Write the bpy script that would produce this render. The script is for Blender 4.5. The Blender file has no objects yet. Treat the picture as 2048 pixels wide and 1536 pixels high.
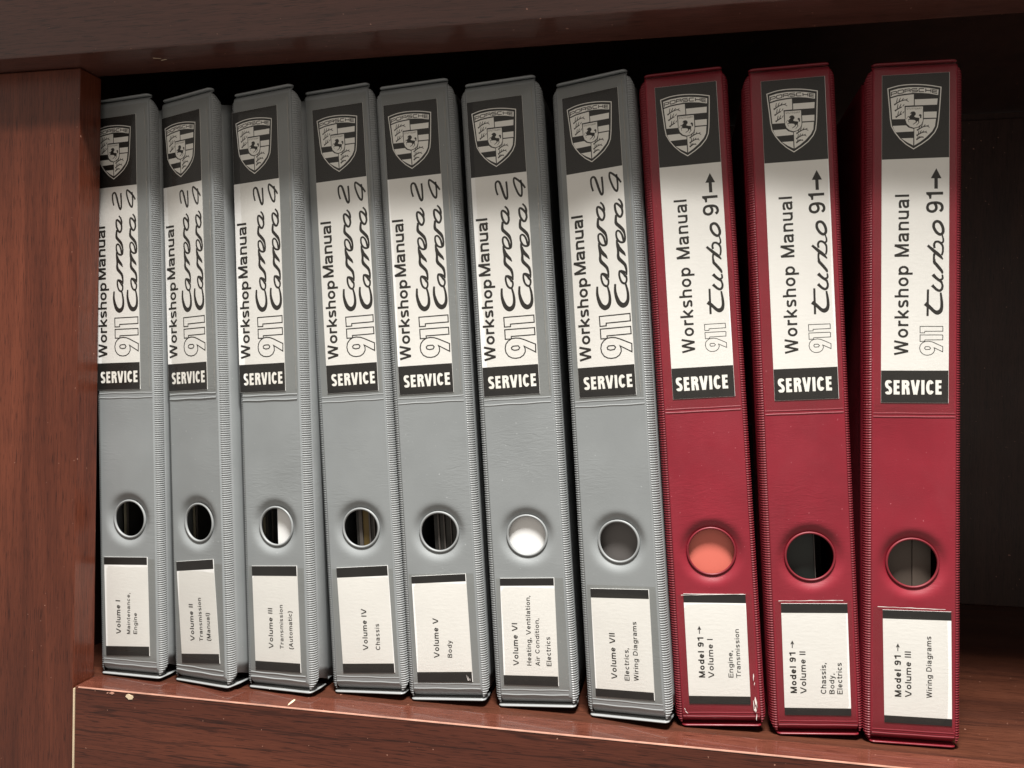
import bpy, bmesh, math, random, json
import numpy as np
from mathutils import Vector, Matrix, Euler
R = math.radians
random.seed(5)
DATA = json.loads(r'''{"carrera":[[[[-1.86,-20.97],[-2.07,-23.12],[-2.03,-25.29],[-1.44,-28.0],[-0.39,-30.4],[1.27,-31.69],[2.79,-31.27],[3.82,-29.75],[4.18,-27.63],[4.05,-24.98],[3.64,-22.78],[3.11,-20.92]],[0.91,1.06,1.25,1.59,1.92,2.16,1.92,1.49,1.25,1.06,0.91,0.87],false],[[[3.31,-17.71],[2.55,-16.42],[1.24,-15.11],[0.58,-15.28],[0.42,-16.9],[0.79,-18.98],[1.55,-20.51],[2.74,-21.24],[3.62,-20.67],[4.0,-19.35],[3.79,-18.05]],[0.95,0.95,1.0,0.86,0.91,0.91,0.91,0.95,0.86,0.86,0.95],true],[[[3.98,-17.31],[4.14,-15.64],[4.04,-13.96],[3.49,-12.09],[2.1,-10.41],[0.87,-9.01],[0.46,-7.51],[0.57,-5.84],[0.57,-4.15],[0.35,-2.43],[0.28,-0.86],[0.36,0.46]],[0.86,0.91,1.05,1.34,1.48,1.53,1.24,1.1,1.1,1.05,1.0,0.95],false],[[[0.54,-1.49],[1.04,-3.49],[2.18,-5.2],[3.34,-6.55],[4.17,-7.97]],[0.96,1.44,1.49,1.2,0.29],false],[[[3.72,-16.32],[2.66,-15.47],[1.25,-14.95]],[0.95,1.0,1.05],false],[[[4.46,1.7],[4.37,0.27],[4.0,-0.88],[2.86,-1.21],[1.53,-0.67],[0.49,0.79],[0.1,2.53],[0.28,4.2],[1.17,4.75],[2.19,3.98],[3.01,2.38],[3.4,0.64],[3.65,-0.59]],[0.91,0.91,0.91,0.95,0.91,0.91,0.86,0.86,0.86,0.86,0.91,0.95,0.95],false],[[[4.45,1.47],[4.21,3.18],[3.5,4.96],[1.99,6.74],[0.54,8.31],[0.3,9.75],[0.46,11.17],[0.73,12.59]],[0.86,1.01,1.39,1.48,1.44,1.2,1.1,1.05],false],[[[3.65,15.42],[2.85,16.57],[1.68,17.76],[0.75,18.09],[0.34,17.24],[0.4,15.29],[0.95,13.28],[2.04,11.62],[3.08,11.47],[3.88,13.09],[3.85,14.54]],[1.05,1.01,1.01,0.86,0.96,1.01,1.01,1.05,1.01,0.96,1.01],true],[[[3.83,15.51],[3.92,16.94],[3.43,18.7],[2.21,20.22]],[1.05,1.01,0.86,0.72],false]],"cshift":[9.14,0.3],"two":[[[[-1.06,26.17],[-1.68,28.45],[-1.92,30.67],[-1.74,32.34],[-0.88,33.13],[0.17,32.64],[0.96,30.45],[1.78,27.41],[2.57,24.87],[3.31,23.84],[3.86,24.79],[3.94,27.55],[3.85,30.22],[3.73,32.61]],[0.91,0.91,0.91,0.96,1.01,1.08,1.2,1.2,1.15,1.08,1.01,0.96,1.01,1.01],false]],"four":[[[[13.27,28.25],[12.11,30.07],[10.51,31.97],[8.21,33.84],[7.61,32.98],[7.73,31.03],[8.55,28.25],[9.62,25.68],[10.78,24.42],[11.32,25.17],[11.51,27.53],[11.42,29.95],[11.17,32.62]],[0.85,1.06,1.06,0.99,0.9,0.95,0.99,1.04,1.04,0.95,0.9,0.9,0.9],false]],"n911g":[[[[-1.74,-35.73],[13.7,-35.7],[13.67,-39.29],[1.53,-39.31],[1.45,-40.59],[-1.68,-40.59]],[0.4,0.4,0.4,0.4,0.4,0.4],"poly"],[[[-1.63,-41.96],[13.64,-41.98],[13.67,-45.49],[1.54,-45.54],[1.56,-46.79],[-1.63,-46.77]],[0.4,0.4,0.4,0.4,0.4,0.4],"poly"],[[[13.7,-50.28],[8.12,-47.63],[5.81,-46.77],[3.66,-46.49],[1.67,-46.7],[-0.19,-47.69],[-1.49,-49.31],[-1.97,-51.39],[-1.65,-53.52],[-0.47,-55.34],[1.26,-56.34],[3.22,-56.67],[5.41,-56.46],[7.24,-55.36],[8.23,-53.72],[8.26,-52.2],[7.81,-50.93],[13.55,-54.23]],[0.4,0.4,0.4,0.4,0.4,0.4,0.4,0.4,0.4,0.4,0.4,0.4,0.4,0.4,0.4,0.4,0.4,0.4],"poly"],[[[3.21,-50.46],[4.79,-50.5],[5.52,-51.41],[4.87,-52.41],[2.88,-52.63],[1.52,-52.14],[1.28,-51.26],[2.02,-50.56]],[0.4,0.4,0.4,0.4,0.4,0.4,0.4,0.4],"poly"]],"n911r":[[[[2.25,-40.16],[11.9,-40.24],[11.95,-42.4],[4.29,-42.4],[4.18,-43.12],[2.26,-43.11]],[0.24,0.24,0.24,0.24,0.24,0.24],"poly"],[[[2.26,-44.05],[11.7,-44.11],[11.96,-44.5],[11.86,-46.33],[4.35,-46.32],[4.25,-46.95],[2.27,-47.0]],[0.24,0.24,0.24,0.24,0.24,0.24,0.24],"poly"],[[[11.93,-49.43],[9.54,-48.25],[7.47,-47.25],[6.02,-46.96],[4.35,-47.12],[3.21,-47.67],[2.38,-48.67],[2.07,-50.0],[2.39,-51.45],[3.23,-52.56],[4.37,-53.17],[5.62,-53.29],[6.97,-53.01],[8.0,-52.13],[8.52,-51.02],[8.25,-49.91],[11.88,-51.75]],[0.24,0.24,0.24,0.24,0.24,0.24,0.24,0.24,0.24,0.24,0.24,0.24,0.24,0.24,0.24,0.24,0.24],"poly"],[[[4.57,-49.4],[6.13,-49.4],[6.75,-50.02],[6.34,-50.68],[4.68,-50.73],[4.16,-50.06]],[0.24,0.24,0.24,0.24,0.24,0.24],"poly"]],"turbo":[[[[5.4,-35.46],[5.47,-31.37],[5.49,-27.82],[5.57,-23.38]],[0.98,0.98,0.98,0.98],false],[[[4.3,-29.76],[5.63,-30.84],[6.97,-32.1],[8.3,-33.45],[9.62,-33.94],[10.78,-33.3],[11.36,-31.8],[11.43,-29.67],[11.26,-27.54],[10.92,-24.88]],[1.69,1.64,1.46,1.57,1.99,1.78,1.39,1.25,1.07,0.8],false],[[[7.3,-21.45],[8.26,-22.53],[9.43,-23.61],[10.59,-23.99],[11.49,-23.11],[11.69,-21.7],[11.4,-20.63]],[1.42,1.21,1.16,1.14,1.07,0.96,0.85],false],[[[7.58,-16.66],[8.74,-17.93],[9.91,-19.01],[10.9,-19.74],[11.57,-20.63]],[1.5,1.28,1.25,1.14,0.89],false],[[[10.07,-19.01],[10.98,-19.03],[11.73,-18.51],[11.67,-17.27],[11.55,-16.73]],[0.89,0.93,0.89,0.78,0.71],false],[[[11.69,-16.29],[11.38,-15.22],[10.39,-13.79],[9.06,-12.08],[8.22,-10.99],[8.25,-9.75]],[0.71,1.17,1.35,1.35,1.28,0.93],false],[[[8.39,-11.79],[8.11,-10.16],[8.03,-8.69],[8.22,-7.39],[8.75,-6.43]],[1.08,0.98,0.91,0.98,0.98],false],[[[5.39,-3.34],[6.92,-4.84],[8.6,-6.43],[10.42,-8.09],[11.87,-9.83]],[1.08,1.24,1.5,1.4,0.49],false],[[[8.29,-4.63],[8.1,-3.0],[8.7,-1.87],[9.8,-1.74],[10.94,-2.5],[11.7,-3.73],[11.86,-5.2],[11.71,-6.66],[11.33,-7.95]],[0.98,0.98,0.98,0.98,0.98,0.91,0.85,0.85,0.85],false],[[[11.01,-2.42],[11.85,-1.95],[11.99,-0.82],[11.79,0.16],[11.49,1.23]],[0.84,0.84,0.75,0.65,0.58],false],[[[9.16,7.47],[10.38,7.11],[11.37,5.7],[11.9,3.9],[11.76,2.28],[10.77,1.49],[9.48,2.17],[8.49,3.5],[7.88,5.15],[8.1,6.77]],[1.24,1.24,1.24,1.24,1.24,1.24,1.24,1.24,1.24,1.24],true]],"nine":[[[[10.51,12.01],[11.34,12.8],[11.52,13.93],[10.96,15.25],[9.74,15.86],[8.22,15.99],[6.7,15.84],[5.64,15.26],[5.21,13.97],[5.64,12.62],[7.02,11.99],[8.38,12.4],[8.99,13.52],[8.83,14.67],[8.3,15.66]],[1.2,1.2,1.2,1.2,1.2,1.2,1.2,1.2,1.2,1.2,1.2,1.2,1.2,1.2,1.2],false]],"onearrow":[[[4.63,20.91],[11.85,20.83],[11.85,19.53],[6.99,19.58],[6.85,17.82],[5.93,17.77],[5.9,18.67],[5.55,19.33],[4.71,19.85]],[[8.93,31.58],[11.15,26.95],[9.58,27.0],[9.6,22.29],[8.12,22.34],[8.11,27.06],[6.59,27.12]]],"crest":{"rim":[[-11.96,68.77],[-7.56,69.86],[-3.04,70.2],[1.46,70.0],[5.94,69.39],[10.8,68.3],[10.56,64.02],[10.18,58.42],[9.8,53.66],[9.29,50.32],[8.12,47.84],[5.76,45.14],[2.87,43.01],[-0.83,40.78],[-4.01,43.03],[-6.68,45.7],[-8.82,48.63],[-10.3,51.53],[-10.84,55.24],[-11.12,59.22],[-11.54,63.78]],"band":[[-10.88,67.77],[-7.55,68.61],[-3.04,69.01],[1.46,68.82],[5.68,68.22],[9.76,67.24],[9.58,64.77],[5.69,65.69],[2.26,66.15],[-0.91,66.33],[-4.62,66.1],[-7.81,65.71],[-10.74,64.93]],"white":[[[-10.74,64.31],[-7.54,65.13],[-4.09,65.51],[-0.78,65.7],[-0.76,60.67],[-4.74,60.6],[-4.58,54.59],[-10.04,54.69],[-10.32,59.18]],[[-0.37,63.33],[9.38,63.24],[9.13,60.44],[-0.36,60.6]],[[3.48,57.44],[9.0,57.36],[8.88,54.55],[3.49,54.68]],[[3.49,54.11],[8.67,54.06],[8.24,50.65],[7.06,48.45],[4.44,45.76],[1.81,43.76],[-0.51,42.37],[-0.54,49.99],[1.79,50.62],[3.1,52.16]],[[-9.84,51.65],[-4.04,51.66],[-2.98,50.62],[-0.86,49.89],[-0.85,48.77],[-8.55,48.67],[-9.36,50.35]],[[-6.15,45.81],[-0.98,45.78],[-0.96,42.39],[-3.49,43.86]],[[-4.28,59.95],[3.08,59.91],[3.1,53.43],[2.44,51.77],[0.99,50.71],[-0.73,50.37],[-2.45,51.01],[-3.78,52.35],[-4.32,54.07]]],"antler":[[[[-9.0,61.38],[-7.8,62.17],[-6.21,62.93],[-4.35,63.26],[-3.02,62.43]],[0.57,0.51,0.45,0.4,0.25],false],[[[-8.2,62.33],[-7.81,64.29]],[0.4,0.25],false],[[[-7.14,62.84],[-6.48,64.36]],[0.4,0.25],false],[[[-5.81,63.2],[-5.15,64.15]],[0.4,0.25],false],[[[-4.21,63.25],[-3.42,63.78]],[0.39,0.25],false],[[[-9.21,61.34],[-8.78,61.48]],[0.74,0.74],false],[[[-8.72,58.59],[-7.52,59.38],[-5.93,60.15]],[0.57,0.51,0.45],false],[[[-7.92,59.54],[-7.53,61.5]],[0.4,0.25],false],[[[-6.86,60.05],[-6.2,61.58]],[0.4,0.25],false],[[[-5.53,60.41],[-4.87,61.37]],[0.4,0.25],false],[[[-8.93,58.55],[-8.51,58.69]],[0.74,0.74],false],[[[-8.36,55.63],[-7.29,56.34],[-5.85,57.03]],[0.57,0.51,0.45],false],[[[-7.65,56.48],[-7.29,58.25]],[0.4,0.25],false],[[[-6.69,56.95],[-6.1,58.32]],[0.4,0.25],false],[[[-5.5,57.27],[-4.9,58.13]],[0.4,0.25],false],[[[-8.58,55.58],[-8.15,55.73]],[0.74,0.74],false],[[[0.79,49.25],[1.83,49.95],[3.22,50.63],[4.84,50.92],[6.01,50.2]],[0.56,0.51,0.45,0.39,0.25],false],[[[1.48,50.09],[1.82,51.81]],[0.39,0.25],false],[[[2.41,50.54],[2.99,51.88]],[0.39,0.25],false],[[[3.57,50.86],[4.15,51.7]],[0.39,0.25],false],[[[4.96,50.92],[5.65,51.38]],[0.39,0.25],false],[[[0.57,49.21],[1.0,49.36]],[0.73,0.73],false],[[[0.61,46.84],[1.5,47.43],[2.69,48.01],[4.07,48.26],[5.06,47.65]],[0.57,0.51,0.45,0.4,0.25],false],[[[1.2,47.55],[1.49,49.02]],[0.39,0.25],false],[[[1.99,47.94],[2.48,49.08]],[0.39,0.25],false],[[[2.98,48.21],[3.47,48.92]],[0.39,0.25],false],[[[4.17,48.26],[4.76,48.65]],[0.39,0.25],false],[[[0.4,46.79],[0.82,46.94]],[0.73,0.73],false],[[[0.54,45.03],[1.13,45.43],[1.92,45.82],[2.84,45.99],[3.5,45.58]],[0.56,0.51,0.45,0.39,0.25],false],[[[0.93,45.51],[1.13,46.49]],[0.39,0.25],false],[[[1.46,45.77],[1.79,46.53]],[0.39,0.25],false],[[[2.12,45.95],[2.45,46.43]],[0.39,0.25],false],[[[2.91,45.98],[3.3,46.25]],[0.39,0.25],false],[[[0.32,44.99],[0.75,45.14]],[0.74,0.74],false]],"horse":[[[-2.48,56.92],[-1.89,57.64],[-1.22,57.86],[-0.55,57.76],[-0.09,57.29],[0.08,56.65],[-0.13,56.13],[-0.51,55.79],[-0.59,55.4],[0.12,55.05],[0.79,54.93],[1.46,54.8],[1.63,54.44],[1.46,53.82],[1.38,53.29],[1.59,52.66],[1.22,52.23],[0.38,51.38],[0.3,51.56],[0.97,52.33],[1.26,52.68],[1.0,53.22],[0.63,53.33],[0.38,52.72],[-0.37,52.22],[-1.12,51.81],[-1.2,52.04],[-0.54,52.5],[0.05,52.91],[0.04,53.36],[-0.29,53.82],[-1.13,54.0],[-2.97,54.13],[-3.05,53.87],[-2.76,52.87],[-2.97,52.97],[-3.22,54.05],[-3.14,54.41],[-2.47,54.64],[-2.89,55.11],[-3.06,55.52],[-3.39,55.44],[-3.64,54.97],[-3.89,54.26],[-3.98,54.45],[-3.73,55.15],[-3.39,55.67],[-3.06,55.72],[-2.56,55.63],[-2.31,56.15],[-1.76,56.66],[-1.97,56.85]],[[1.67,54.75],[2.38,54.56],[2.52,56.0],[2.12,56.46],[1.62,56.4],[1.37,56.06],[1.46,55.69],[1.87,55.41],[1.88,54.87]]],"porsche":[["P",[-10.43,65.58],[-8.22,65.95],[-10.44,67.17]],["O",[-7.59,66.24],[-5.24,66.57],[-7.6,67.75]],["R",[-4.62,66.66],[-2.36,66.8],[-4.63,68.16]],["S",[-1.71,66.74],[0.74,66.82],[-1.72,68.24]],["C",[1.42,66.73],[3.6,66.62],[1.41,68.24]],["H",[4.3,66.5],[6.5,66.17],[4.3,68.0]],["E",[7.2,65.95],[9.14,65.52],[7.2,67.42]]],"stutt":[[-3.92,58.73],[2.61,58.62],[-3.92,59.53]]},"wm_g":[["Workshop",[-7.14,-57.14],[-6.81,-15.86],5.92],["Manual",[-7.25,-14.15],[-7.19,15.23],6.08]],"wm_r":[["Workshop",[-2.81,-53.26],[-2.64,-12.43],6.04],["Manual",[-2.68,-8.28],[-2.62,20.08],6.1]],"sv_g":[[-11.76,-71.27],[13.03,-71.14],[-11.73,-64.99]],"sv_r":[[-12.69,-71.24],[11.72,-71.15],[-12.86,-64.7]],"vol":[[["Volume I",[-1.07,-208.65],[-1.2,-190.33],3.05,1],["Maintenance,",[5.23,-208.32],[5.43,-186.0],2.29,0],["Engine",[9.74,-208.04],[9.87,-196.59],2.42,0]],[["Volume II",[0.1,-208.84],[-0.64,-189.37],3.0,1],["Transmission",[6.32,-208.32],[5.46,-185.57],2.59,0],["(Manual)",[11.94,-207.51],[11.42,-193.15],2.66,0]],[["Volume III",[2.01,-209.65],[2.1,-188.63],2.78,1],["Transmission",[8.5,-209.3],[8.61,-186.57],2.3,0],["(Automatic)",[14.33,-209.05],[14.17,-189.58],2.39,0]],[["Volume IV",[0.67,-208.92],[0.72,-187.58],2.87,1],["Chassis",[7.43,-208.68],[7.5,-195.21],2.46,0]],[["Volume V",[-1.14,-209.66],[-0.76,-189.56],2.9,1],["Body",[5.58,-209.51],[5.79,-200.85],2.37,0]],[["Volume VI",[-4.74,-210.68],[-4.29,-189.45],2.82,1],["Heating, Ventilation,",[1.76,-210.59],[3.01,-175.78],2.34,0],["Air Condition,",[6.09,-210.68],[6.85,-187.09],2.24,0],["Electrics",[11.92,-210.75],[12.07,-196.31],2.47,0]],[["Volume VII",[-3.69,-212.19],[-3.63,-190.06],2.87,1],["Electrics,",[2.48,-212.48],[2.88,-196.93],2.44,0],["Wiring Diagrams",[7.03,-212.24],[7.55,-184.03],2.32,0]],[["Model 91",[-7.22,-208.0],[-6.93,-189.1],2.82,2],[">",[-7.72,-186.96],[-7.68,-183.98],1.82,2],["Volume I",[-3.05,-208.15],[-2.65,-189.7],2.63,1],["Engine,",[5.9,-208.02],[6.14,-195.32],2.26,0],["Transmission",[9.35,-208.02],[9.7,-185.19],2.15,0]],[["Model 91",[-10.19,-211.68],[-10.03,-192.9],2.86,2],[">",[-10.52,-190.45],[-10.41,-187.7],1.78,2],["Volume II",[-5.91,-211.86],[-5.57,-192.24],2.71,1],["Chassis,",[2.96,-211.95],[3.37,-197.63],2.45,0],["Body,",[6.67,-211.98],[6.87,-202.54],2.34,0],["Electrics",[10.27,-212.06],[10.4,-197.56],2.43,0]],[["Model 91",[-5.22,-209.36],[-5.47,-190.68],2.82,2],[">",[-5.95,-188.3],[-5.95,-185.55],1.69,2],["Volume III",[-0.86,-209.23],[-1.16,-188.43],2.71,1],["Wiring Diagrams",[7.87,-209.06],[7.45,-181.09],2.33,0]]],"quad":[[[-11.59,-166.95],[17.21,-166.05],[-11.08,-220.96],[17.77,-219.3]],[[-12.17,-167.3],[15.28,-164.53],[-9.68,-221.46],[18.07,-218.86]],[[-10.13,-166.95],[18.13,-165.84],[-9.56,-221.51],[18.74,-220.83]],[[-14.85,-166.28],[14.15,-165.14],[-14.09,-220.91],[14.94,-220.08]],[[-13.69,-168.04],[15.21,-167.07],[-13.41,-222.08],[15.7,-221.67]],[[-11.83,-166.83],[15.9,-166.92],[-12.9,-220.25],[15.01,-220.62]],[[-14.64,-168.81],[14.7,-168.35],[-15.03,-221.19],[14.3,-220.85]],[[-15.08,-167.96],[13.67,-168.81],[-15.27,-220.34],[13.09,-220.68]],[[-15.63,-169.79],[14.08,-170.13],[-16.04,-221.8],[13.68,-221.96]],[[-13.37,-169.91],[15.88,-169.5],[-12.45,-221.38],[16.38,-221.24]]],"cam":[0.31064,-0.37799,0.16402,1.56937,-0.01296,0.19831,1633.89487],"g":[0.0289,0.0386,0.01473,0.02882,0.05322,0.07106,0.07333,0.3279,0.01622,0.01481,0.01607,0.23144,0.23203],"b":[[0.00845,0.01904,0.23592,-0.0957,-0.03503,0.00453],[0.04951,0.01947,0.23381,-0.26465,-0.05465,0.00376],[0.09316,0.01925,0.23252,-0.15938,-0.05107,0.00479],[0.14013,0.02338,0.23139,-0.05617,-0.07368,-0.0005],[0.18019,0.02292,0.23004,-0.00327,-0.07311,0.00195],[0.22409,0.02515,0.2301,-0.01775,-0.07486,0.00308],[0.27239,0.02363,0.23157,-0.21442,-0.07601,0.00062],[0.31836,0.02146,0.23141,0.04014,-0.07127,-0.00073],[0.36623,0.0223,0.23193,0.06965,-0.05533,-0.00125],[0.41654,0.02349,0.23236,0.03595,-0.00955,-0.00015]]}''')

# ------------------------------------------------------------------ camera, light, exposure
S = bpy.context.scene
COL = S.collection
cx, cy, cz, rx, ry, rz, fpx = DATA['cam']
cam = bpy.data.cameras.new('camera')
cam.sensor_width = 36.0
cam.lens = 36.0 * fpx / 2048.0
cam.clip_start, cam.clip_end = 0.01, 50
camo = bpy.data.objects.new('camera', cam)
camo.location = (cx, cy, cz)
camo.rotation_euler = (rx, ry, rz)
COL.objects.link(camo)
S.camera = camo
W = bpy.data.worlds.new('World')
S.world = W
W.use_nodes = True
bg = W.node_tree.nodes['Background']
bg.inputs[0].default_value = (1.0, 0.915, 0.82, 1)      # dim warm room
bg.inputs[1].default_value = 0.44
S.view_settings.view_transform = 'Standard'
S.view_settings.look = 'None'
S.view_settings.exposure = 0.0
S.view_settings.gamma = 1.0

def area_lamp(name, loc, target, sx, sy, power, col):
    l = bpy.data.lights.new(name, 'AREA')
    l.shape = 'RECTANGLE'; l.size = sx; l.size_y = sy
    l.energy = power; l.color = col
    o = bpy.data.objects.new(name, l)
    o.location = loc
    o.rotation_euler = (Vector(target) - Vector(loc)).to_track_quat('-Z', 'Y').to_euler()
    COL.objects.link(o)
    return o
# lamp in front of and above the bookcase
area_lamp('lamp_above_bookcase', (0.36, -0.375, 1.16), (0.24, 0.0, 0.12), 0.26, 0.20, 43.0, (1.0, 0.975, 0.935))

# ------------------------------------------------------------------ materials
def new_mat(name):
    m = bpy.data.materials.new(name); m.use_nodes = True
    return m, m.node_tree.nodes, m.node_tree.links, m.node_tree.nodes['Principled BSDF']
def ramp(nodes, stops):
    r = nodes.new('ShaderNodeValToRGB')
    e = r.color_ramp.elements
    e[0].position, e[0].color = stops[0][0], (*stops[0][1], 1)
    e[1].position, e[1].color = stops[1][0], (*stops[1][1], 1)
    for p, c in stops[2:]:
        x = e.new(p); x.color = (*c, 1)
    return r
def noise(nodes, links, vec, scale, detail=4, rough=0.5, dist=0.0):
    n = nodes.new('ShaderNodeTexNoise')
    n.inputs['Scale'].default_value = scale; n.inputs['Detail'].default_value = detail
    n.inputs['Roughness'].default_value = rough; n.inputs['Distortion'].default_value = dist
    links.new(vec, n.inputs['Vector'])
    return n
def coords(nodes, links, scale=(1, 1, 1), loc=(0, 0, 0), rot=(0, 0, 0)):
    t = nodes.new('ShaderNodeTexCoord'); mp = nodes.new('ShaderNodeMapping')
    mp.inputs['Scale'].default_value = scale; mp.inputs['Location'].default_value = loc
    mp.inputs['Rotation'].default_value = rot
    links.new(t.outputs['Object'], mp.inputs['Vector'])
    return mp.outputs['Vector']
def mix(nodes, links, mode, fac, a, b):
    m = nodes.new('ShaderNodeMix'); m.data_type = 'RGBA'; m.blend_type = mode
    if hasattr(fac, 'links'): links.new(fac, m.inputs['Factor'])
    else: m.inputs['Factor'].default_value = fac
    for s, i in ((a, 6), (b, 7)):
        if hasattr(s, 'links'): links.new(s, m.inputs[i])
        else: m.inputs[i].default_value = (*s, 1)
    return m.outputs[2]
def bump(nodes, links, b, height, strength, dist):
    n = nodes.new('ShaderNodeBump')
    n.inputs['Strength'].default_value = strength; n.inputs['Distance'].default_value = dist
    links.new(height, n.inputs['Height']); links.new(n.outputs[0], b.inputs['Normal'])
    return n

def wood(name, axis, dark, mid, light, rough=0.32, fig=1.0, seed=0.0, tilt=0.0):
    m, N, L, b = new_mat(name)
    sc = {'z': (60, 60, 5), 'x': (4.5, 60, 60)}[axis]
    rot = (0, R(tilt), 0)
    v = coords(N, L, sc, (seed, seed * 1.7, seed * .6), rot)
    n1 = noise(N, L, v, 0.55, 5, 0.6, 1.2)
    fs = {'z': (1000, 1000, 34), 'x': (34, 1000, 1000)}[axis]
    v2 = coords(N, L, fs, (seed, 0, 0), rot)
    n2 = noise(N, L, v2, 1.0, 3, 0.65, 0.4)
    c1 = ramp(N, [(0.30, dark), (0.72, light), (0.5, mid)])
    L.new(n1.outputs[0], c1.inputs[0])
    # dark figure lines
    vw = coords(N, L, {'z': (1, 1, .06), 'x': (.05, 1, 1)}[axis], (seed, seed, seed), rot)
    wv = N.new('ShaderNodeTexWave'); wv.wave_type = 'BANDS'
    wv.bands_direction = 'X' if axis == 'z' else 'Z'
    wv.inputs['Scale'].default_value = 30; wv.inputs['Distortion'].default_value = 7
    wv.inputs['Detail'].default_value = 3; wv.inputs['Detail Scale'].default_value = 9.0
    L.new(vw, wv.inputs['Vector'])
    r3 = ramp(N, [(0.0, (.30, .27, .27)), (0.13, (1, 1, 1))])
    L.new(wv.outputs[0], r3.inputs[0])
    col = mix(N, L, 'MULTIPLY', 0.75 * fig, c1.outputs[0], r3.outputs[0])
    r2 = ramp(N, [(0.38, (.66, .60, .58)), (0.50, (1.05, 1.04, 1.03))])
    L.new(n2.outputs[0], r2.inputs[0])
    col = mix(N, L, 'MULTIPLY', 0.55, col, r2.outputs[0])
    vp = coords(N, L, {'z': (2300, 2300, 95), 'x': (95, 2300, 2300)}[axis], (seed, 3, 1), rot)
    np_ = noise(N, L, vp, 1.0, 2, 0.5)
    rp = ramp(N, [(0.35, (.28, .23, .22)), (0.42, (1, 1, 1))]); L.new(np_.outputs[0], rp.inputs[0])
    col = mix(N, L, 'MULTIPLY', 0.8, col, rp.outputs[0])
    # tiny pale dust / worn specks
    v4 = coords(N, L, (1, 1, 1))
    n4 = noise(N, L, v4, 420, 2, 0.5)
    r4 = ramp(N, [(0.735, (0, 0, 0)), (0.765, (1, 1, 1))])
    L.new(n4.outputs[0], r4.inputs[0])
    col = mix(N, L, 'MIX', r4.outputs[0], col, (.34, .17, .12))
    L.new(col, b.inputs['Base Color'])
    n5 = noise(N, L, v4, 26, 3, 0.6)
    rr = N.new('ShaderNodeMapRange'); rr.inputs[3].default_value = rough - .07; rr.inputs[4].default_value = rough + .13
    L.new(n5.outputs[0], rr.inputs[0]); L.new(rr.outputs[0], b.inputs['Roughness'])
    b.inputs['Specular IOR Level'].default_value = 0.40
    top = name == 'cherry_wood_top_rail'
    b.inputs['Coat Weight'].default_value = 0.7 if top else 0.10
    b.inputs['Coat Roughness'].default_value = .12 if top else max(0.08, rough - .18)
    bump(N, L, b, n2.outputs[0], 0.22 if name != 'cherry_wood_nosing' else .08, 0.0004)
    if name == 'cherry_wood_nosing': b.inputs['Coat Weight'].default_value = 1.0; b.inputs['Coat Roughness'].default_value = .07
    return m
DK, MD, LT = (.064, .0145, .0070), (.098, .0235, .0112), (.140, .036, .0175)
M = {}
M['wood_v'] = wood('cherry_wood_upright', 'z', DK, MD, LT, 0.36, .30, 3.1)
M['wood_h'] = wood('cherry_wood_rail', 'x', DK, (.090, .0225, .0115), (.142, .039, .0195), 0.40, 1.0, 1.3, 4)
M['wood_top'] = wood('cherry_wood_top_rail', 'x', (.062, .022, .016), (.078, .028, .020), (.095, .034, .024), 0.42, .12, 7.7)
M['wood_shelf'] = wood('cherry_wood_shelf', 'x', (.045, .014, .008), (.080, .025, .013), (.115, .038, .020), 0.42, .3, 5.2)
M['wood_nose'] = wood('cherry_wood_nosing', 'x', (.090, .028, .018), (.12, .038, .024), (.15, .050, .032), 0.22, .1, 9.2)
M['wood_in'] = wood('dark_wood_inside', 'z', (.026, .0105, .0075), (.040, .017, .012), (.052, .022, .015), 0.5, .3, 2.4)

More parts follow.
